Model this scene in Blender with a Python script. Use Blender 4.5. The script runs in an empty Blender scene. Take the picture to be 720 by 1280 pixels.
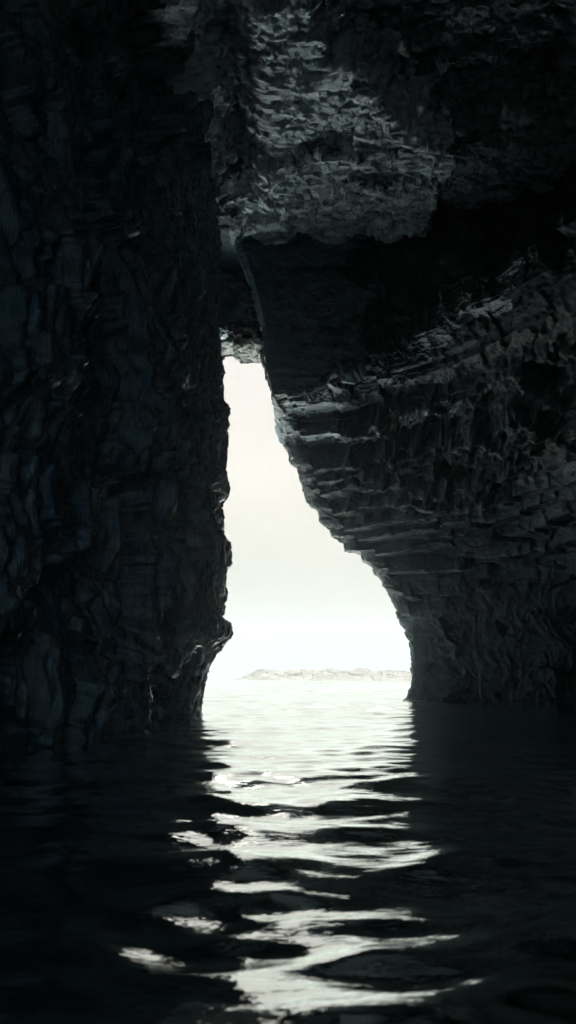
import bpy, math, random
import numpy as np

random.seed(7)
scene = bpy.context.scene
COL = scene.collection
F = 1108.0                       # focal length in photo pixels (60 degrees tall)
PITCH = math.atan(203.0 / F)     # camera looks a little up
H = 0.7                          # eye height above the water


def unproj(px, py, D):
    """the point seen in the photograph at (px, py), D metres ahead of the camera"""
    r, u = (px - 360.0) / F, (640.0 - py) / F
    y = math.cos(PITCH) - u * math.sin(PITCH)
    z = math.sin(PITCH) + u * math.cos(PITCH)
    k = D / y
    return (r * k, D, H + z * k)


# ------------------------------------------------------------------ noise
def _hash(ix, iy, iz, seed):
    h = (ix.astype(np.int64) * 374761393 + iy.astype(np.int64) * 668265263
         + iz.astype(np.int64) * 2147483647 + seed * 1274126177) & 0xFFFFFFFF
    h = ((h ^ (h >> 13)) * 1274126177) & 0xFFFFFFFF
    h = ((h ^ (h >> 16)) * 2246822519) & 0xFFFFFFFF
    h = h ^ (h >> 15)
    return (h & 0xFFFFFF) / float(0x1000000)


def vnoise(P, seed=0):
    i = np.floor(P)
    f = P - i
    f = f * f * f * (f * (f * 6 - 15) + 10)
    i = i.astype(np.int64)
    out = 0
    for dx in (0, 1):
        wx = f[..., 0] if dx else 1 - f[..., 0]
        for dy in (0, 1):
            wy = f[..., 1] if dy else 1 - f[..., 1]
            for dz in (0, 1):
                wz = f[..., 2] if dz else 1 - f[..., 2]
                out = out + wx * wy * wz * _hash(i[..., 0] + dx, i[..., 1] + dy, i[..., 2] + dz, seed)
    return out * 2 - 1


def fbm(P, octs=4, seed=0, gain=0.5):
    a, s, out = 1.0, 1.0, 0
    for o in range(octs):
        out = out + a * vnoise(P * s + 13.7 * o, seed + o)
        a *= gain
        s *= 2.03
    return out


def ridged(P, octs=3, seed=0):
    a, s, out = 1.0, 1.0, 0
    for o in range(octs):
        out = out + a * (1 - np.abs(vnoise(P * s + 7.3 * o, seed + o)) * 2.2)
        a *= 0.5
        s *= 2.1
    return out


def cells(P, seed=0, tilt=0.35):
    """broken-rock pattern: every Voronoi cell has its own height and its own tilted facet"""
    base = np.floor(P).astype(np.int64)
    best = np.full(P.shape[:-1], 1e9)
    val = np.zeros(P.shape[:-1])
    for dx in (-1, 0, 1):
        for dy in (-1, 0, 1):
            for dz in (-1, 0, 1):
                cx, cy, cz = base[..., 0] + dx, base[..., 1] + dy, base[..., 2] + dz
                jx = cx + _hash(cx, cy, cz, seed + 1)
                jy = cy + _hash(cx, cy, cz, seed + 2)
                jz = cz + _hash(cx, cy, cz, seed + 3)
                ex, ey, ez = P[..., 0] - jx, P[..., 1] - jy, P[..., 2] - jz
                d = np.maximum(np.maximum(np.abs(ex), np.abs(ey)), np.abs(ez)) * 0.6 + 0.4 * np.sqrt(ex * ex + ey * ey + ez * ez)
                v = (_hash(cx, cy, cz, seed + 4) * 2 - 1
                     + tilt * 2 * ((_hash(cx, cy, cz, seed + 5) - .5) * ex * 2 + (_hash(cx, cy, cz, seed + 6) - .5) * ey * 2
                                   + (_hash(cx, cy, cz, seed + 7) - .5) * ez * 2))
                m = d < best
                best = np.where(m, d, best)
                val = np.where(m, v, val)
    return val


def bricks(P, size, seed=0, tilt=0.3):
    """bedded, jointed rock: flat-lying blocks with their own standing-out and tilt"""
    q = P / np.array(size)
    z = q[..., 2] + 0.35 * np.sin(q[..., 2] * 2.1 + seed)
    iz = np.floor(z).astype(np.int64)
    zero = np.zeros_like(iz)
    x = q[..., 0] + _hash(iz, zero, zero, seed) * 3 + 0.3 * np.sin(q[..., 0] * 1.7 + iz)
    y = q[..., 1] + _hash(iz, zero + 1, zero, seed) * 3 + 0.3 * np.sin(q[..., 1] * 1.9 + iz)
    ix, iy = np.floor(x).astype(np.int64), np.floor(y).astype(np.int64)
    fx, fy, fz = x - ix - .5, y - iy - .5, z - iz - .5
    v = 0.65 * (_hash(ix, iy, iz, seed + 1) * 2 - 1) + 0.35 * (_hash(zero, zero, iz, seed + 2) * 2 - 1)
    return v + tilt * ((_hash(ix, iy, iz, seed + 3) - .5) * fx + (_hash(ix, iy, iz, seed + 4) - .5) * fy - 0.5 * fz) * 2


def rot(P, ax, deg):
    c, s = math.cos(math.radians(deg)), math.sin(math.radians(deg))
    Q = P.copy()
    a, b = [(1, 2), (2, 0), (0, 1)][ax]
    Q[..., a] = c * P[..., a] - s * P[..., b]
    Q[..., b] = s * P[..., a] + c * P[..., b]
    return Q


def sstep(a, b, x):
    t = np.clip((x - a) / (b - a), 0, 1)
    return t * t * (3 - 2 * t)


# ------------------------------------------------------------------ mesh helpers
def grid_faces(n, m):
    i = np.arange(n - 1)[:, None] * m + np.arange(m - 1)[None, :]
    return np.stack([i, i + 1, i + m + 1, i + m], -1).reshape(-1, 4)


def link_mesh(name, V, Fc, mat, smooth=True):
    me = bpy.data.meshes.new(name)
    V = np.ascontiguousarray(V.reshape(-1, 3), dtype=np.float32)
    Fc = np.ascontiguousarray(Fc, dtype=np.int32)
    me.vertices.add(len(V))
    me.vertices.foreach_set('co', V.ravel())
    me.loops.add(Fc.size)
    me.loops.foreach_set('vertex_index', Fc.ravel())
    me.polygons.add(len(Fc))
    me.polygons.foreach_set('loop_start', np.arange(0, Fc.size, 4, dtype=np.int32))
    me.polygons.foreach_set('use_smooth', np.full(len(Fc), smooth))
    me.update(calc_edges=True)
    me.validate()
    me.materials.append(mat)
    o = bpy.data.objects.new(name, me)
    COL.objects.link(o)
    return o


def tag(o, kind=None, label=None, cat=None, group=None):
    if kind: o['kind'] = kind
    if label: o['label'] = label
    if cat: o['category'] = cat
    if group: o['group'] = group
    return o


def normals(P):
    du = np.gradient(P, axis=0)
    dv = np.gradient(P, axis=1)
    n = np.cross(du, dv)
    return n / (np.linalg.norm(n, axis=-1, keepdims=True) + 1e-9)


def toward(N, P, C):
    s = np.sign(((C - P) * N).sum(-1, keepdims=True))
    return N * np.sign(np.median(s) or 1)


def resample(A, counts, axis=0, curve=False):
    """stretch a control grid along an axis; counts[k] samples in segment k"""
    A = np.moveaxis(A, axis, 0)
    out = []
    n = A.shape[0]
    for k in range(n - 1):
        t = np.arange(counts[k]) / counts[k]
        t = t.reshape((-1,) + (1,) * (A.ndim - 1))
        if curve:
            p0, p1, p2, p3 = A[max(k - 1, 0)], A[k], A[k + 1], A[min(k + 2, n - 1)]
            out.append(0.5 * (2 * p1 + (p2 - p0) * t + (2 * p0 - 5 * p1 + 4 * p2 - p3) * t * t + (3 * p1 - p0 - 3 * p2 + p3) * t ** 3))
        else:
            out.append(A[k] * (1 - t) + A[k + 1] * t)
    out.append(A[-1:])
    return np.moveaxis(np.concatenate(out, 0), 0, axis)


# ------------------------------------------------------------------ materials
def new_mat(name):
    m = bpy.data.materials.new(name)
    m.use_nodes = True
    nt = m.node_tree
    nt.nodes.clear()
    return m, nt.nodes, nt.links


def rock_mat(name, dark, light, tint, stretch=(1, 1, 3), rough=(0.28, 0.6), bump=0.5, spec=0.5, contrast=(0.35, 0.7), stint=(0.6, 0.87, 1.0)):
    m, N, L = new_mat(name)
    out = N.new('ShaderNodeOutputMaterial')
    b = N.new('ShaderNodeBsdfPrincipled')
    L.new(b.outputs[0], out.inputs['Surface'])
    tc = N.new('ShaderNodeTexCoord')
    mp = N.new('ShaderNodeMapping')
    mp.inputs['Scale'].default_value = stretch
    mp.inputs['Rotation'].default_value = (0.06, 0.08, 0.3)
    L.new(tc.outputs['Object'], mp.inputs['Vector'])

    def noise(scale, detail, rough_=0.6, dist=0.0):
        n = N.new('ShaderNodeTexNoise')
        n.inputs['Scale'].default_value = scale
        n.inputs['Detail'].default_value = detail
        n.inputs['Roughness'].default_value = rough_
        n.inputs['Distortion'].default_value = dist
        L.new(mp.outputs[0], n.inputs['Vector'])
        return n

    big = noise(0.55, 5, 0.6, 0.6)
    mid = noise(3.2, 8, 0.65, 0.4)
    fine = noise(16, 6, 0.7)
    r = N.new('ShaderNodeValToRGB')
    r.color_ramp.elements[0].position = contrast[0]
    r.color_ramp.elements[1].position = contrast[1]
    r.color_ramp.elements[0].color = (*dark, 1)
    r.color_ramp.elements[1].color = (*light, 1)
    L.new(mid.outputs['Fac'], r.inputs['Fac'])
    mx = N.new('ShaderNodeMix')
    mx.data_type = 'RGBA'
    rr = N.new('ShaderNodeValToRGB')
    rr.color_ramp.elements[0].position = 0.5
    rr.color_ramp.elements[1].position = 0.68
    L.new(big.outputs['Fac'], rr.inputs['Fac'])
    L.new(rr.outputs['Color'], mx.inputs['Factor'])
    L.new(r.outputs['Color'], mx.inputs['A'])
    mx.inputs['B'].default_value = (*tint, 1)
    L.new(mx.outputs['Result'], b.inputs['Base Color'])
    ro = N.new('ShaderNodeMapRange')
    ro.inputs['To Min'].default_value = rough[0]
    ro.inputs['To Max'].default_value = rough[1]
    ro.inputs['From Min'].default_value = 0.35
    ro.inputs['From Max'].default_value = 0.65
    L.new(fine.outputs['Fac'], ro.inputs['Value'])
    L.new(ro.outputs[0], b.inputs['Roughness'])
    b.inputs['Specular IOR Level'].default_value = spec
    b.inputs['Specular Tint'].default_value = (*stint, 1)  # teal put into the sheen for cool shadow tones
    ad = N.new('ShaderNodeMath')
    ad.operation = 'MULTIPLY_ADD'
    ad.inputs[1].default_value = 0.3
    L.new(fine.outputs['Fac'], ad.inputs[0])
    L.new(mid.outputs['Fac'], ad.inputs[2])
    bp = N.new('ShaderNodeBump')
    bp.inputs['Strength'].default_value = bump
    bp.inputs['Distance'].default_value = 0.12
    L.new(ad.outputs[0], bp.inputs['Height'])
    L.new(bp.outputs[0], b.inputs['Normal'])
    return m


M_LEFT = rock_mat('wet_dark_rock', (0.013, 0.048, 0.074), (0.21, 0.215, 0.19), (0.024, 0.080, 0.118), (2.2, 2.2, 0.6), rough=(0.14, 0.45), bump=0.35, spec=1.0, contrast=(0.4, 0.72))  # teal in the colour stands in for blue haze by the opening
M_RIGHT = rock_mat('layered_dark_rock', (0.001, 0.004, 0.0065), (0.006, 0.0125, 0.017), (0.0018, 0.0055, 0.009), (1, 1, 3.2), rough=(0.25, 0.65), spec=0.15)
M_CEIL = rock_mat('lit_slate', (0.12, 0.165, 0.19), (0.62, 0.72, 0.76), (0.38, 0.46, 0.50), (1.0, 2.6, 2.0), rough=(0.2, 0.45), bump=0.6, spec=1.0, contrast=(0.36, 0.60))  # paler than the other rock, so the roof panel is painted lit
M_BACK = rock_mat('haze_tinted_rock', (0.012, 0.036, 0.055), (0.045, 0.08, 0.10), (0.02, 0.052, 0.075), (1, 1, 3.2), rough=(0.25, 0.6), spec=0.4)  # blue haze glow above the opening painted into the rock colour
M_BAND = rock_mat('half_lit_slate', (0.03, 0.045, 0.055), (0.20, 0.235, 0.25), (0.09, 0.12, 0.13), (1.0, 1.6, 3.0), rough=(0.25, 0.5), bump=0.7, spec=0.5)  # middle tone: painted light under ledges, painted dimness beside the roof panel
M_PALE = rock_mat('pale_wedged_rock', (0.045, 0.044, 0.038), (0.15, 0.145, 0.125), (0.08, 0.077, 0.065), (1, 1, 3))
M_REEF = rock_mat('reef_rock', (0.045, 0.042, 0.034), (0.125, 0.115, 0.095), (0.075, 0.07, 0.057), (0.4, 0.4, 1.5), rough=(0.85, 0.95), bump=0.2, spec=0.05)


def water_mat():
    m, N, L = new_mat('sea_water')
    out = N.new('ShaderNodeOutputMaterial')
    body = N.new('ShaderNodeBsdfDiffuse')
    body.inputs['Color'].default_value = (0.004, 0.012, 0.016, 1)
    gl = N.new('ShaderNodeBsdfGlossy')
    gl.inputs['Color'].default_value = (0.96, 0.995, 0.965, 1)
    gl.inputs['Roughness'].default_value = 0.035
    fr = N.new('ShaderNodeFresnel')
    fr.inputs['IOR'].default_value = 1.34
    ma = N.new('ShaderNodeMapRange')
    ma.inputs['From Min'].default_value = 0.0
    ma.inputs['From Max'].default_value = 0.6
    ma.inputs['To Min'].default_value = 0.5
    ma.inputs['To Max'].default_value = 1.0
    L.new(fr.outputs[0], ma.inputs['Value'])
    mix = N.new('ShaderNodeMixShader')
    L.new(ma.outputs[0], mix.inputs[0])
    L.new(body.outputs[0], mix.inputs[1])
    L.new(gl.outputs[0], mix.inputs[2])
    L.new(mix.outputs[0], out.inputs['Surface'])
    tc = N.new('ShaderNodeTexCoord')
    mp = N.new('ShaderNodeMapping')
    mp.inputs['Scale'].default_value = (0.55, 1.3, 1)
    L.new(tc.outputs['Object'], mp.inputs['Vector'])
    n = N.new('ShaderNodeTexNoise')
    n.inputs['Scale'].default_value = 3.0
    n.inputs['Detail'].default_value = 5
    n.inputs['Roughness'].default_value = 0.6
    L.new(mp.outputs[0], n.inputs['Vector'])
    bp = N.new('ShaderNodeBump')
    bp.inputs['Strength'].default_value = 0.45
    bp.inputs['Distance'].default_value = 0.03
    L.new(n.outputs['Fac'], bp.inputs['Height'])
    L.new(bp.outputs[0], gl.inputs['Normal'])
    L.new(bp.outputs[0], fr.inputs['Normal'])
    return m


# ------------------------------------------------------------------ sea
rng = np.random.default_rng(23)


def spaced(a, b, first, grow):
    v, s, out = a, first, [a]
    while v < b:
        v += s
        s *= grow
        out.append(min(v, b))
    return np.array(out)


WAVES = []
for k in range(90):
    lam = 0.20 * (3.0 / 0.20) ** (rng.random())
    th = rng.normal(0, 0.6) + (0.12 if lam < 1 else 0)
    slope = 0.021 * (0.6 + 0.8 * rng.random()) * (0.35 if lam > 1.6 else 0.6 if lam > 0.9 else 1.0)
    kk = 2 * math.pi / lam
    WAVES.append((kk * math.sin(th), kk * math.cos(th), slope / kk, rng.random() * 2 * math.pi, lam))


def sea_height(X, Y, step):
    Z = np.zeros_like(X)
    w1 = 0.35 * np.sin(X * 0.31 + Y * 0.13 + 1.3)
    w2 = 0.30 * np.sin(Y * 0.27 - X * 0.17 + 0.4)
    for kx, ky, a, ph, lam in WAVES:
        fade = np.clip((lam / (step * 2.5)) - 1, 0, 1)
        s = np.sin(kx * (X + w2) + ky * (Y + w1) + ph)
        s = 2.3 * ((s + 1) / 2) ** 1.7 - 1.0
        Z += a * fade * s
    # calm and ruffled patches
    patch = 0.75 + 0.35 * np.sin(X * 0.5 + 1.0) * np.sin(Y * 0.37 + 0.5)
    Z *= patch
    # a low swell rolling in far outside
    for yc, w, hh, sl in ((56, 1.6, 0.10, 0.06), (84, 2.6, 0.16, -0.03), (40, 1.2, 0.05, 0.1)):
        c = yc + sl * X + 1.5 * np.sin(X * 0.09)
        Z += hh * np.exp(-((Y - c) / w) ** 2) * (0.6 + 0.4 * np.sin(X * 0.21 + yc))
    return Z


ys = np.concatenate([-spaced(0, 16, 0.05, 1.03)[::-1][:-1] + 1.0, spaced(1.0, 285, 0.016, 1.0058)])
xr = spaced(0, 240, 0.022, 1.0125)
xs = np.concatenate([-xr[::-1][:-1], xr])
X, Y = np.meshgrid(xs, ys)
sy = np.gradient(ys)[:, None] * np.ones_like(X)
Z = sea_height(X, Y, np.maximum(sy, np.gradient(xs)[None, :] * 0.5))
P = np.stack([X, Y, Z], -1)
sea = link_mesh('sea_water', P, grid_faces(*X.shape), water_mat())
tag(sea, 'structure', 'dark rippled sea water flooding the cave floor, bright where the opening reflects', None)

# ------------------------------------------------------------------ left cave wall
SIL_L = [(262, 20), (266, 200), (270, 300), (272, 400), (272, 418), (275, 440), (277, 460), (278, 482), (279, 500), (283, 512), (284, 528), (282, 543),
         (281, 560), (279, 576), (281, 594), (283, 610), (279, 622), (275, 632), (277, 640), (278, 648), (275, 657), (280, 670),
         (284, 680), (288, 686), (288.5, 697), (286, 704), (283, 716), (282, 728), (281.5, 742), (282, 752), (280.5, 764), (279, 771), (283, 776),
         (289, 781), (290.5, 788), (288, 797), (282, 804), (276, 808), (270, 817), (266, 828), (262, 842), (259, 855), (256, 866),
         (254, 876), (252, 886), (251, 894), (249, 905), (247, 925), (245, 990)]
DL = 16.0
LOFF = [  # depth y, x offset from the edge, how much of the edge's shape is kept
    (26, -30, 0.0), (21.5, -9, 0.0), (18.6, -2.2, 0.3), (17.0, -0.35, 0.8), (16.25, -0.04, 1.0), (15.9, 0.0, 1.0), (15.3, -0.07, 0.95), (14.4, -0.30, 0.6), (13.0, -0.62, 0.3), (11.6, -0.86, 0.12),
    (10.6, -1.2, 0.0), (9.2, -1.35, 0.0), (7.4, -1.62, 0), (5.0, -2.2, 0), (2.0, -2.6, 0), (-2.0, -2.7, 0), (-7, -2.2, 0), (-11, -0.6, 0), (-14, 0.4, 0)]  # wall ends leave an added gap behind the camera for fill light
edge = np.array([unproj(px, py, DL) for px, py in SIL_L])
ks = edge[:, 0].mean() * np.ones(len(edge))
# smoothed edge for the parts away from the mouth
sm = edge[:, 0].copy()
for _ in range(30):
    sm[1:-1] = (sm[:-2] + sm[1:-1] * 2 + sm[2:]) / 4
rows = []
for i in range(len(edge)):
    z = edge[i, 2]
    rows.append([((edge[i, 0] * k + sm[i] * (1 - k)) + dx, y, z) for (y, dx, k) in LOFF])
top = [(x - 0.1, y, 13.6) for (x, y, z) in rows[0]]
rows = [top] + rows
A = np.array(rows)
zc = np.abs(np.diff(A[:, 0, 2]))
A = resample(A, np.maximum(1, (zc / 0.022).astype(int)).clip(1, 150), 0)
cc = [10, 16, 16, 22, 20, 22, 30, 44, 56, 56, 64, 84, 96, 76, 36, 20, 16, 12]
A = resample(A, cc, 1, curve=True)
N_ = toward(normals(A), A, np.array([1.5, 8, 4.0]))
yy, zz = A[..., 1], A[..., 2]
mask = 0.10 + 0.90 * sstep(15.6, 13.8, yy) * 1.0
mask = np.where(yy > 17.5, 1.0, mask)
Q = rot(A, 1, 9)
warp = 0.25 * np.stack([fbm(A * 0.7, 2, 3), fbm(A * 0.7, 2, 4), fbm(A * 0.7, 2, 5)], -1)
Q = Q + warp
d = 0.42 * fbm(A * np.array([.6, .6, .45]), 3, 20)
d = d + 0.22 * cells(Q * np.array([1.1, 0.9, 0.42]), 31, 0.5)
d = d + 0.085 * cells(Q * np.array([3.0, 2.6, 0.95]), 32, 0.7)
d = d + 0.15 * ridged(Q * np.array([1.9, 1.5, 0.42]), 3, 33)
d = d + 0.030 * cells(Q * np.array([7.5, 7.5, 2.3]), 34, 0.8)
d = d + 0.012 * fbm(Q * np.array([16, 16, 6.]), 3, 35)
# wave-worn foot
d = d + 0.10 * sstep(1.0, 0.0, zz) * fbm(A * 1.6, 3, 36)
dF = 0.035 * cells(Q * np.array([4.5, 4.5, 3.2]), 37, 0.8) + 0.02 * cells(Q * np.array([10, 10, 8.]), 38, 0.8) + 0.03 * fbm(A * 5.0, 3, 39)
A = A + N_ * (d * mask + dF * np.clip(1.0 - mask, 0, 0.85))[..., None]
left = link_mesh('left_cave_wall', A, grid_faces(*A.shape[:2]), M_LEFT)
tag(left, 'structure', 'dark fluted rock wall left of the bright opening')

# ------------------------------------------------------------------ right cave wall
SIL_R = [(300, 300), (310, 380), (322, 430), (328, 452), (331, 462), (334, 472), (338, 482), (340, 492), (341, 497), (346, 506), (349, 518), (353, 530), (355, 540), (358, 552),
         (361, 564), (363, 575), (365, 580), (371, 584), (373, 590), (376, 598), (379, 608), (381, 618), (385, 627), (389, 634), (396, 637),
         (398, 640), (400, 652), (406, 657), (413, 661), (414, 671), (424, 673), (424.5, 676), (431, 679), (432, 689), (451, 689.5),
         (452, 695), (454, 703), (461, 706), (467, 710), (468, 717), (474, 721), (478, 727), (482, 735), (486, 742),
         (491, 752), (496, 762), (499, 772), (502, 781), (508, 786), (510, 791), (514, 798), (515, 808), (514, 816), (516, 826), (515, 836), (514, 846),
         (514, 858), (512, 866), (511, 872), (514, 876), (515, 890), (515, 960)]
def right_depth(py):
    return float(np.interp(py, [300, 495, 560, 640, 700, 780, 960], [18.3, 18.7, 20.0, 21.6, 22.6, 24.0, 24.5]))
ROFF = [  # metres in front of (+) or behind (-) the edge, x offset, how much of the edge's shape is kept
    (-12, 40, 0), (-6, 12, 0), (-3.2, 3.5, 0.2), (-1.2, 0.7, .7), (-0.25, 0.06, 1), (0, 0, 1), (0.16, 0.16, 1), (0.30, 0.50, .95), (0.48, 1.05, 0.85), (0.72, 1.7, 0.7),
    (1.1, 2.5, 0.5), (1.8, 3.4, 0.35), (3.2, 4.4, 0.2), (5.8, 5.3, 0.1), (10, 5.8, 0), (16, 5.8, 0), (22, 5.4, 0), (28, 4.6, 0), (34, 4.0, 0), (38, 3.6, 0)]
edge = np.array([unproj(px, py, right_depth(py)) for px, py in SIL_R])
sm = edge[:, 0].copy()
for _ in range(60):
    sm[1:-1] = (sm[:-2] + sm[1:-1] * 2 + sm[2:]) / 4
rows = []
for i in range(len(edge)):
    z = edge[i, 2]
    y0 = edge[i, 1]
    row = []
    for (dy, dx, k) in ROFF:
        y = y0 - dy
        if dy > 5:   # deeper inside the cave the wall stands steeper
            w = min(1, (dy - 5) / 9)
            bx = sm[i] * (1 - 0.45 * w) + 1.4 * w
            y = y * (1 - w) + (24.3 - dy) * w
        else:
            bx = edge[i, 0] * k + sm[i] * (1 - k)
        ex = float(np.interp(z, [7.8, 9.8], [0, 1.9])) * float(sstep(0.0, 1.0, dy))
        row.append((bx + dx + ex, y, z))
    rows.append(row)
rows = [[(x - 0.6, y, 13.6) for (x, y, z) in rows[0]]] + rows
A = np.array(rows)
zc = np.abs(np.diff(A[:, 5, 2])) + 0.6 * np.abs(np.diff(A[:, 5, 0]))
A = resample(A, np.maximum(2, (zc / 0.020).astype(int)).clip(2, 110), 0)
cc = [8, 10, 12, 18, 14, 12, 24, 34, 38, 46, 56, 64, 66, 50, 40, 26, 18, 12, 12]
A = resample(A, cc, 1, curve=True)
cidx = np.cumsum([0] + cc)
NS = A.copy()
for _ in range(25):
    NS[1:-1] = (NS[:-2] + 2 * NS[1:-1] + NS[2:]) / 4
NS = toward(normals(NS), NS, np.array([1.5, 8, 2.0]))
# stepped bedding: the overhang climbs in treads (flat undersides) and risers (upright faces)
A0 = A.copy()
bed_rng = np.random.default_rng(5)
edges_ = np.concatenate([[-9.0], np.cumsum(np.concatenate([[2.1], bed_rng.uniform(0.2, 0.62, 26)]))])
joints_ = cidx[5] + np.cumsum(bed_rng.uniform(14, 62, 30)).astype(int)
for c in range(cidx[5], A.shape[1]):
    zc_ = A0[:, c, 2]
    order = np.argsort(zc_)
    blk = np.searchsorted(joints_, c)
    ph = 0.42 * (_hash(np.array([blk]), np.array([4]), np.array([9]), 3)[0] - .5) - 0.0012 * (c - cidx[5])
    zz_ = zc_ + ph
    k = np.clip(np.searchsorted(edges_, zz_, 'right') - 1, 0, len(edges_) - 2)
    lo_, hi_ = edges_[k], edges_[k + 1]
    t = (zz_ - lo_) / (hi_ - lo_)
    v = lo_ + (hi_ - lo_) * np.clip(t / 0.6, 0, 1) - ph
    h = lo_ + (hi_ - lo_) * np.clip((t - 0.6) / 0.4, 0, 1) - ph
    wgt = sstep(cidx[5], cidx[7], c) * sstep(2.0, 2.8, zc_) * (1 - 0.8 * sstep(6.2, 7.2, zc_)) * (1 - 0.75 * sstep(cidx[11], cidx[13], c))
    for ax_ in (0, 1):
        nh = np.interp(h, zc_[order], A0[order, c, ax_])
        A[:, c, ax_] = A0[:, c, ax_] * (1 - wgt) + nh * wgt
    A[:, c, 2] = zc_ * (1 - wgt) + v * wgt
N_ = NS
colmask = np.interp(np.arange(A.shape[1]), [0, cidx[3], cidx[4], cidx[6], cidx[8], cidx[10]], [1, .6, .10, .12, .55, 1.0])[None, :]
zz = A[..., 2]
Q = rot(rot(A, 1, -4), 0, 3)
Q = Q + 0.10 * np.stack([fbm(A * 0.6, 2, 43), fbm(A * 0.6, 2, 44), 0.4 * fbm(A * 0.6, 2, 45)], -1)
strat = sstep(2.2, 3.4, zz + 0.5 * fbm(A * 0.5, 2, 46)) * (1 - 0.7 * sstep(6.6, 7.6, zz + 0.4 * fbm(A * 0.6, 2, 48)))          # bedded above, wave-worn below
d = 0.16 * fbm(A * np.array([.4, .4, .5]), 2, 47)
ribs = sstep(4.2, 4.7, zz) * sstep(6.9, 6.0, zz) * sstep(0.6, 1.4, A[..., 0]) * sstep(5.6, 4.6, A[..., 0])
Rv = rot(A, 1, -16)
dB = 0.22 * bricks(Q, (2.3, 2.0, 0.75), 51, 0.3)
dB = dB + 0.06 * bricks(Q + 0.05 * fbm(A * 2, 2, 58)[..., None], (0.95, 0.85, 0.33), 52, 0.6)
dB = dB + ribs * 0.20 * ridged((Rv + 0.05 * fbm(A * 3, 2, 59)[..., None]) * np.array([2.1, 1.6, 0.35]), 3, 60)
dB = dB + 0.022 * cells(Q * np.array([2.4, 2.4, 3.0]), 53, 0.6) + 0.008 * cells(Q * np.array([8, 8, 11.]), 57, 0.7)
Q2 = rot(A, 1, 14) + 0.3 * np.stack([fbm(A * 0.9, 2, 53), fbm(A * 0.9, 2, 54), fbm(A * 0.9, 2, 55)], -1)
dW = 0.28 * cells(Q2 * np.array([1.1, 1.1, 0.7]), 61, 0.6)
dW = dW + 0.07 * ridged(Q2 * np.array([2.6, 2.6, 1.3]), 3, 62)
dW = dW + 0.03 * cells(Q2 * np.array([4, 4, 2.6]), 63, 0.8)
d = d + dB * strat + dW * (1 - strat) + 0.012 * fbm(Q * np.array([12, 12, 22.]), 3, 64)
dF = 0.035 * cells(Q * np.array([3.5, 3.5, 6.0]), 67, 0.8) + 0.02 * cells(Q * np.array([9, 9, 14.]), 68, 0.8) + 0.03 * fbm(A * 4.0, 3, 69)
A = A + N_ * (d * colmask + dF * np.clip(1.0 - colmask, 0, 0.8) * 0.45)[..., None]
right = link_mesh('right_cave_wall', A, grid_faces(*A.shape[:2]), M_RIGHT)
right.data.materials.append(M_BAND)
GR = grid_faces(*A.shape[:2])
if len(right.data.polygons) == len(GR):     # lit streaks painted as paler material on the ledge undersides
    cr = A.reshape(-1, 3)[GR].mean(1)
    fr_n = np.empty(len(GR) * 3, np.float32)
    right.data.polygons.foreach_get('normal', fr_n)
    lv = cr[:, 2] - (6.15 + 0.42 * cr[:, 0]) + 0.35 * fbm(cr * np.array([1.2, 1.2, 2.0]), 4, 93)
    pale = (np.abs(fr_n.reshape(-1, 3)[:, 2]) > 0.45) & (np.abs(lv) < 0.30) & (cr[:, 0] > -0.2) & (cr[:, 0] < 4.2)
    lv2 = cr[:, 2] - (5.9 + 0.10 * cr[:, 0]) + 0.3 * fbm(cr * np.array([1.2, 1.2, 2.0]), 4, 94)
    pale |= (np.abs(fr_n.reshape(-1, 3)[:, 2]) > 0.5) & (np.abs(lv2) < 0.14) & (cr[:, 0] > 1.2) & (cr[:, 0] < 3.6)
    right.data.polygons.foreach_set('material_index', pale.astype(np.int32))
tag(right, 'structure', 'dark overhanging rock wall with stepped ledges right of the bright opening')

# ------------------------------------------------------------------ ceiling: flat underside, drop, second underside
XS = np.array([-9, -5.5, -3.2, -2.2, -1.7, -1.45, -1.2, -0.5, 0.4, 1.3, 2.2, 3.2, 4.6, 7, 12.])
def lerp_tab(x, xp, fp):
    return np.interp(x, xp, fp)
def ceil_z(x, y):
    z = 9.9 - 0.10 * np.maximum(0, x - 2.4) ** 1.5
    z = z + 0.21 * (17.5 - max(y, 9.5))
    return z
rows = []
for y in (-18, -10, -4, 2, 7, 10, 12.5, 15, 17.0):
    rows.append([(x, y, float(ceil_z(x, y))) for x in XS])
def frontier(x):    # where the first underside ends
    return 17.45 + 0.10 * math.sin(x * 2.2)
rows.append([(x, frontier(x), float(ceil_z(x, 17.45))) for x in XS])
def riser_row(frac):
    out = []
    zt = 9.85
    for j, x in enumerate(XS):
        zb = float(lerp_tab(x, [-2, -0.35, 0.3, 1.1, 2.0, 3.0, 6], [6.4, 6.42, 6.95, 7.35, 7.75, 7.6, 7.0]))
        z = float(ceil_z(max(x, -0.5), 17.5)) * (1 - frac) + zb * frac
        xl = float(np.interp(-z, [-9.8, -8.9, -8.0, -7.2, -6.4], [-1.12, -0.84, -0.57, -0.54, -0.30]))
        if j == 0: out.append((xl + 1.5, 26.0, z + 0.3))
        elif j == 1: out.append((xl + 0.9, 22.5, z + 0.1))
        elif j == 2: out.append((xl + 0.5, 20.5, z))
        elif j == 3: out.append((xl + 0.22, 19.0, z))
        elif j == 4: out.append((xl + 0.05, 18.1, z))
        elif j == 5: out.append((xl, 17.7, z))
        else:
            t = (j - 6) / (len(XS) - 7)
            xx = xl + 0.12 if j == 6 else xl + 0.12 + (x + 1.2) * (12 - xl) / 13.2
            out.append((xx, 17.5 + 0.22 * frac, z))
    return out
for fr_ in (0.04, 0.3, 0.6, 0.85, 1.0):
    rows.append(riser_row(fr_))
last = rows[-1]
rows.append([(x, y + 0.35, z + 0.02) for (x, y, z) in last])
rows.append([(x, y + 1.4, z + 0.10) for (x, y, z) in last])
rows.append([(x, y + 4.5, z + 0.5) for (x, y, z) in last])
A = np.array(rows)
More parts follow.
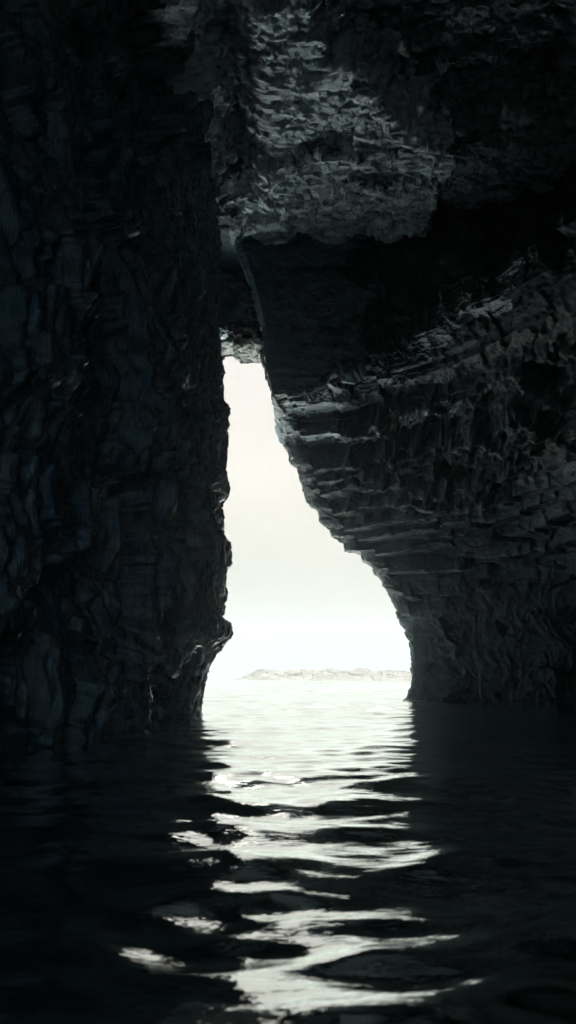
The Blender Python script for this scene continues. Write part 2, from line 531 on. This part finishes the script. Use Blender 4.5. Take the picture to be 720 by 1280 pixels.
A = resample(A, [10, 14, 20, 36, 64, 90, 120, 110, 24, 12, 60, 70, 60, 30, 40, 60, 60], 0)
A = resample(A, [8, 12, 14, 14, 10, 12, 40, 60, 66, 66, 66, 70, 60, 30], 1)
for _ in range(3):
    A[1:-1] = (A[:-2] + 2 * A[1:-1] + A[2:]) / 4
N_ = toward(normals(A), A, np.array([0, 8, 0.0]))
xx, yy, zz = A[..., 0], A[..., 1], A[..., 2]
flat = np.abs(N_[..., 2])
# first the large shapes: slabs, the groove by the left wall, the deep pocket towards the upper right
w = sstep(0.35, 0.75, flat)
big = 0.12 * fbm(A * np.array([.35, .5, .5]), 3, 76) + 0.20 * bricks(rot(A, 2, 12) + 0.1 * fbm(A * 1.1, 3, 70)[..., None], (2.1, 1.2, 9), 87, 0.6)
g = np.exp(-((xx - (-0.92 - 0.03 * (17 - yy) + 0.10 * fbm(A * 1.3, 3, 85))) / 0.30) ** 2) * sstep(16.9, 15.2, yy)
g2 = sstep(0.3, 1.2, xx - 0.45 * (yy - 11.6) + 0.6 * fbm(A * 0.8, 4, 86)) * sstep(14.6, 13.8, yy + 0.5 * fbm(A * 0.9, 4, 88))
big = (big - 1.5 * g - 0.9 * g2) * w + (1 - w) * (0.14 * fbm(A * np.array([.5, .5, .8]), 3, 90) + 0.12 * bricks(A, (1.1, 1.1, 0.42), 95, 0.4))
cidx = np.cumsum([0, 8, 12, 14, 14, 10, 12, 40])
cm = np.interp(np.arange(A.shape[1]), [0, cidx[3], cidx[4], cidx[6], cidx[7]], [1, .5, .15, .2, 1])[None, :]
cm = np.where(yy > 17.35, cm, 1.0)
A = A + N_ * (big * cm)[..., None]
# then the broken slate itself, on the new surface
N_ = toward(normals(A), A, np.array([0, 8, 0.0]))
Q = rot(A, 2, 4) + 0.07 * np.stack([fbm(A * 1.3, 3, 73), fbm(A * 1.3, 3, 74), 0.4 * fbm(A * 0.9, 2, 75)], -1)
dS = 0.10 * cells(Q * np.array([0.8, 1.7, 1.0]), 81, 0.5)
dS = dS + 0.055 * cells(Q * np.array([2.3, 5.0, 1.6]), 82, 0.8)
dS = dS + 0.028 * cells(Q * np.array([6.0, 11.0, 5.0]), 83, 0.9)
dS = dS + 0.012 * fbm(Q * np.array([9, 20., 9]), 4, 84)
dR = 0.10 * cells(Q * np.array([0.9, 0.9, 1.9]), 91, 0.4) + 0.05 * cells(Q * np.array([3.0, 3, 6.]), 92, 0.5) + 0.02 * cells(Q * np.array([8.0, 8, 16.]), 93, 0.6)
A = A + N_ * ((dS * w + dR * (1 - w)) * cm)[..., None]
GF = grid_faces(*A.shape[:2])
ceiling = link_mesh('cave_ceiling', A, GF, M_CEIL)
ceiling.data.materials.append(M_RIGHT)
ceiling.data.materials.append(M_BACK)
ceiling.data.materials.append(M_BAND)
cen = A.reshape(-1, 3)[GF].mean(1)
if len(ceiling.data.polygons) == len(GF):   # upright faces and roof round the lit panel painted darker, as shade
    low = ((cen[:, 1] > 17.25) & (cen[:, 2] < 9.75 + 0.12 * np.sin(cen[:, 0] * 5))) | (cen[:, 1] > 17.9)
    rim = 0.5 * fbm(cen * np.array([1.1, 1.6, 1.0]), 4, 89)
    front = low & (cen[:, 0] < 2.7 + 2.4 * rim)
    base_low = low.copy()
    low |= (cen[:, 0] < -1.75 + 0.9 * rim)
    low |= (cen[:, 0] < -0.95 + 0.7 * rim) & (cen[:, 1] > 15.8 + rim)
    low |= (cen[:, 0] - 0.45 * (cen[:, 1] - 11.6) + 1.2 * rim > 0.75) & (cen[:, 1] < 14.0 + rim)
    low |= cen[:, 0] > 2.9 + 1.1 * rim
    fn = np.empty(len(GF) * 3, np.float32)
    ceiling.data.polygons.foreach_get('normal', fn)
    under = (np.abs(fn.reshape(-1, 3)[:, 2]) > 0.55) & (cen[:, 1] > 17.8) & (cen[:, 1] < 20.5) & (cen[:, 2] < 8.4) & (cen[:, 0] < 2.6 + 1.5 * rim)  # light on the second underside, painted as paler material
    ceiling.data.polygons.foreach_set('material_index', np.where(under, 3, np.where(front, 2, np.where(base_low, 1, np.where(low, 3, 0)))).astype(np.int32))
tag(ceiling, 'structure', 'rough grey slate roof of the cave above the opening')


# ------------------------------------------------------------------ closed lumps of rock
def lump(name, lo, hi, mat, seed, n=60, amp=0.08, scale=1.0, power=6.0, shape=None, cs=(1, 1, 2)):
    """closed block: a rounded box, broken up; six grids welded by shared displacement"""
    lo, hi = np.array(lo, float), np.array(hi, float)
    c, h = (lo + hi) / 2, (hi - lo) / 2
    V, Fc = [], []
    t = np.linspace(-1, 1, n)
    a, b = np.meshgrid(t, t, indexing='ij')
    for ax in range(3):
        for sg in (-1, 1):
            G = np.empty(a.shape + (3,))
            G[..., ax] = sg
            G[..., (ax + 1) % 3] = a if sg > 0 else b
            G[..., (ax + 2) % 3] = b if sg > 0 else a
            l = (np.abs(G) ** power).sum(-1, keepdims=True) ** (1 / power)
            U = G / l
            Pp = c + U * h
            if shape: Pp = shape(Pp, U)
            Nn = U * np.abs(U) ** (power - 2)
            Nn = Nn / h
            Nn /= np.linalg.norm(Nn, axis=-1, keepdims=True)
            S = np.array(cs) / scale
            dd = amp * (0.8 * fbm(Pp / scale * 0.7, 3, seed) + 0.9 * cells(Pp * S * 1.3, seed + 9, 0.5)
                        + 0.45 * cells(Pp * S * 3.7, seed + 19, 0.6) + 0.15 * fbm(Pp * S * 9, 3, seed + 29))
            Pp = Pp + Nn * dd[..., None]
            Fc.append(grid_faces(n, n) + sum(len(v) for v in V))
            V.append(Pp.reshape(-1, 3))
    o = link_mesh(name, np.concatenate(V), np.concatenate(Fc), mat)
    return o


# rock above the opening, behind the crack
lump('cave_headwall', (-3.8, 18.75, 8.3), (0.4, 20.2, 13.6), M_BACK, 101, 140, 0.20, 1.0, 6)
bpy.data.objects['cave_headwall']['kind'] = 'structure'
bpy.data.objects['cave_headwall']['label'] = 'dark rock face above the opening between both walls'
# the great mass of the headland over the cave
def headland_shape(Pp, U):
    Pp = Pp.copy()
    Pp[..., 1] -= 1.0 * sstep(0, 1, U[..., 2])
    return Pp
hl = lump('headland_rock', (-40, -22, 12.9), (45, 22.8, 15.4), M_RIGHT, 111, 60, 0.35, 4.0, 10, headland_shape)
tag(hl, 'structure', 'mass of the headland over the cave')

def stone(px0, py0, px1, py1, D0, D1, seed, mat, label, amp=0.05, n=50):
    a = unproj(px0, py1, D0 + 0.75 * (D1 - D0))
    a = (unproj(px0, py1, D0)[0], D0, a[2])
    b = unproj(px1, py0, D0)
    def sh(Pp, U):
        Pp = Pp.copy()
        Pp[..., 1] += 0.28 * (Pp[..., 2].max() - Pp[..., 2]) * 0 - 0.25 * U[..., 2] * (b[2] - a[2])
        return Pp
    o = lump('wedged_boulder', (a[0], D0, a[2]), (b[0], D1, b[2]), mat, seed, n, amp, 0.45, 7, sh, (1, 1, 2.2))
    tag(o, 'thing', label, 'boulder', 'boulders wedged over the opening')
    return o

stone(258, 421, 300, 444, 18.45, 19.5, 121, M_PALE, 'smaller pale blocky boulder wedged over the opening against the left wall')
stone(292, 424, 329, 450, 18.3, 19.6, 131, M_PALE, 'larger pale layered boulder hanging lowest over the middle of the opening')
stone(284, 404, 325, 428, 18.4, 19.6, 141, M_RIGHT, 'dark flat boulder wedged above the two pale boulders over the opening', 0.045)

M_FOOT = rock_mat('tide_worn_rock', (0.03, 0.032, 0.03), (0.16, 0.15, 0.13), (0.07, 0.07, 0.06), (1, 1, 2), rough=(0.15, 0.4), spec=0.8)
def foot(px0, px1, py0, D0, D1, seed, label):
    a = unproj(px0, 880, D0)[0]
    b = unproj(px1, 880, D0)[0]
    top_ = unproj(px0, py0, D0)[2]
    def sh(Pp, U):
        Pp = Pp.copy()
        Pp[..., 2] -= 0.16 * np.abs(U[..., 0]) ** 2 * (U[..., 2] > 0)
        return Pp
    o = lump('tide_boulder', (a, D0, -0.5), (b, D1, top_), M_FOOT, seed, 60, 0.07, 0.5, 4, sh, (1, 1, 1.8))
    tag(o, 'thing', label, 'boulder', 'boulders at the foot of the walls')
foot(228, 255, 893, 15.35, 16.5, 161, 'low wet boulder in the water at the foot of the left wall')
foot(510, 545, 869, 24.0, 25.4, 171, 'small pale wet boulder in the water at the foot of the right wall')

# ------------------------------------------------------------------ low reef outside
def reef(name, x0, x1, y0, y1, h, seed, label, tilt=1.0):
    nx, ny = 420, 90
    u = np.linspace(0, 1, nx)[None, :] * np.ones((ny, 1))
    v = np.linspace(0, 1, ny)[:, None] * np.ones((1, nx))
    X = x0 + (x1 - x0) * u
    Y = y0 + (y1 - y0) * v
    P0 = np.stack([X, Y, np.zeros_like(X)], -1)
    env = sstep(0, 0.16, u) * (0.80 + 0.2 * vnoise(P0 * np.array([.22, .1, 1.]), seed)) * sstep(1.0, 0.97, u)
    prof = sstep(0.0, 0.35, v) * sstep(1.0, 0.7, v)
    Z = h * env * prof * 1.15 + 0.22 * h * fbm(P0 * np.array([.30, .3, 1]), 4, seed + 2) * env * prof
    Z += 0.22 * h * cells(P0 * np.array([.45, .6, 1]), seed + 3, 0.5) * env * prof
    Z += 0.09 * h * cells(P0 * np.array([1.5, 1.6, 1]), seed + 5, 0.6) * env * prof - 0.22
    P0[..., 2] = Z
    o = link_mesh(name, P0, grid_faces(ny, nx), M_REEF)
    tag(o, 'thing', label, 'rocky island')
    return o

reef('rocky_reef', -8.4, 26, 106, 122, 1.22, 151, 'low hazy rocky reef on the horizon outside the cave')

# ------------------------------------------------------------------ haze
bpy.ops.mesh.primitive_cube_add(size=1)
hz = bpy.context.object
hz.name = 'haze'
hz.scale = (500, 340, 20.2)
hz.location = (0, 130, 7.1)
hz['kind'] = 'stuff'
m, N, L = new_mat('sea_haze')
out = N.new('ShaderNodeOutputMaterial')
pv = N.new('ShaderNodeVolumePrincipled')
pv.inputs['Color'].default_value = (0.78, 0.92, 1.0, 1)
pv.inputs['Density'].default_value = 0.0015
pv.inputs['Anisotropy'].default_value = 0.90
L.new(pv.outputs[0], out.inputs['Volume'])
hz.data.materials.append(m)

# ------------------------------------------------------------------ sky and sun
SUN_EL, SUN_AZ = 58.0, 9.0
w = bpy.data.worlds.new('World')
scene.world = w
w.use_nodes = True
nt = w.node_tree
nt.nodes.clear()
N, L = nt.nodes, nt.links
wo = N.new('ShaderNodeOutputWorld')
bg = N.new('ShaderNodeBackground')
bg.inputs['Strength'].default_value = 0.1
sky = N.new('ShaderNodeTexSky')
sky.sky_type = 'NISHITA'
sky.sun_disc = False
sky.sun_elevation = math.radians(SUN_EL)
sky.sun_rotation = math.radians(SUN_AZ)
tc = N.new('ShaderNodeTexCoord')
nz = N.new('ShaderNodeTexNoise')
nz.inputs['Scale'].default_value = 3.5
nz.inputs['Detail'].default_value = 4
L.new(tc.outputs['Generated'], nz.inputs['Vector'])
rp = N.new('ShaderNodeValToRGB')
rp.color_ramp.elements[0].position = 0.3
rp.color_ramp.elements[1].position = 0.6
CL = (2.19, 2.09, 1.83)
rp.color_ramp.elements[0].color = (CL[0] * .93, CL[1] * .94, CL[2] * .965, 1)
rp.color_ramp.elements[1].color = (*CL, 1)
L.new(nz.outputs['Fac'], rp.inputs['Fac'])
mx = N.new('ShaderNodeMix')
mx.data_type = 'RGBA'
mx.inputs['Factor'].default_value = 0.95
L.new(sky.outputs[0], mx.inputs['A'])
L.new(rp.outputs[0], mx.inputs['B'])
# the thin cloud is brightest round the veiled sun
dp = N.new('ShaderNodeVectorMath')
dp.operation = 'DOT_PRODUCT'
a_, e_ = math.radians(SUN_AZ), math.radians(SUN_EL)
dp.inputs[1].default_value = (math.sin(a_) * math.cos(e_), math.cos(a_) * math.cos(e_), math.sin(e_))
L.new(tc.outputs['Generated'], dp.inputs[0])
mr = N.new('ShaderNodeMapRange')
mr.interpolation_type = 'SMOOTHSTEP'
mr.inputs['From Min'].default_value = math.cos(math.radians(36))
mr.inputs['From Max'].default_value = math.cos(math.radians(8))
mr.inputs['To Min'].default_value = 1.0
mr.inputs['To Max'].default_value = 40.0
L.new(dp.outputs['Value'], mr.inputs['Value'])
gm = N.new('ShaderNodeVectorMath')
gm.operation = 'SCALE'
L.new(mx.outputs['Result'], gm.inputs[0])
sp = N.new('ShaderNodeSeparateXYZ')
L.new(tc.outputs['Generated'], sp.inputs[0])
hr = N.new('ShaderNodeMapRange')          # an overcast sky is darker towards the horizon
hr.inputs['From Min'].default_value = 0.0
hr.inputs['From Max'].default_value = 0.22
hr.inputs['To Min'].default_value = 0.30
hr.inputs['To Max'].default_value = 0.98
L.new(sp.outputs['Z'], hr.inputs['Value'])
hm = N.new('ShaderNodeMath')
hm.operation = 'MULTIPLY'
L.new(mr.outputs[0], hm.inputs[0])
L.new(hr.outputs[0], hm.inputs[1])
L.new(hm.outputs[0], gm.inputs['Scale'])
cf = N.new('ShaderNodeMapRange')          # cloud thinned to blue behind the camera, added as cool fill light
cf.inputs['From Min'].default_value = -0.5
cf.inputs['From Max'].default_value = 0.3
cf.inputs['To Min'].default_value = 0.15
cf.inputs['To Max'].default_value = 0.96
L.new(sp.outputs['Y'], cf.inputs['Value'])
L.new(cf.outputs[0], mx.inputs['Factor'])
wm = N.new('ShaderNodeMapRange')          # and creamier in the sea haze low down
wm.data_type = 'FLOAT_VECTOR'
wm.inputs[7].default_value = (0, 0, 0)
wm.inputs[8].default_value = (0.36, 0.36, 0.36)
wm.inputs[9].default_value = (1.04, 0.97, 0.86)
wm.inputs[10].default_value = (1.0, 0.97, 0.97)
L.new(sp.outputs['Z'], wm.inputs[6])
vm = N.new('ShaderNodeVectorMath')
vm.operation = 'MULTIPLY'
L.new(gm.outputs[0], vm.inputs[0])
L.new(wm.outputs[1], vm.inputs[1])
L.new(vm.outputs[0], bg.inputs['Color'])
L.new(bg.outputs[0], wo.inputs['Surface'])

sd = bpy.data.lights.new('sun', 'SUN')
sd.energy = 2.5
sd.angle = math.radians(10)
sd.color = (1.0, 0.96, 0.90)
so = bpy.data.objects.new('sun', sd)
COL.objects.link(so)
az, el = math.radians(SUN_AZ), math.radians(SUN_EL)
from mathutils import Vector
dirv = Vector((math.sin(az) * math.cos(el), math.cos(az) * math.cos(el), math.sin(el)))
so.rotation_euler = dirv.to_track_quat('Z', 'Y').to_euler()
so.location = (0, 40, 40)

# ------------------------------------------------------------------ camera
cd = bpy.data.cameras.new('camera')
cd.sensor_fit = 'VERTICAL'
cd.sensor_height = 36
cd.lens = 36 * F / 1280.0
cd.clip_start = 0.05
cd.clip_end = 5000
cd.dof.use_dof = True
cd.dof.focus_distance = 17
cd.dof.aperture_fstop = 3.4
co = bpy.data.objects.new('camera', cd)
COL.objects.link(co)
co.location = (0, 0, H)
co.rotation_euler = (math.radians(90) + PITCH, 0, 0)
scene.camera = co

# ------------------------------------------------------------------ render
scene.render.engine = 'CYCLES'
cy = scene.cycles
cy.use_denoising = True
cy.denoiser = 'OPENIMAGEDENOISE'
cy.max_bounces = 6
cy.diffuse_bounces = 3
cy.glossy_bounces = 4
cy.volume_bounces = 2
cy.caustics_reflective = True
cy.blur_glossy = 2.0
cy.sample_clamp_indirect = 80
cy.use_adaptive_sampling = False
vs = scene.view_settings
vs.view_transform = 'Standard'
vs.look = 'None'
vs.exposure = 2.0
vs.gamma = 1.0
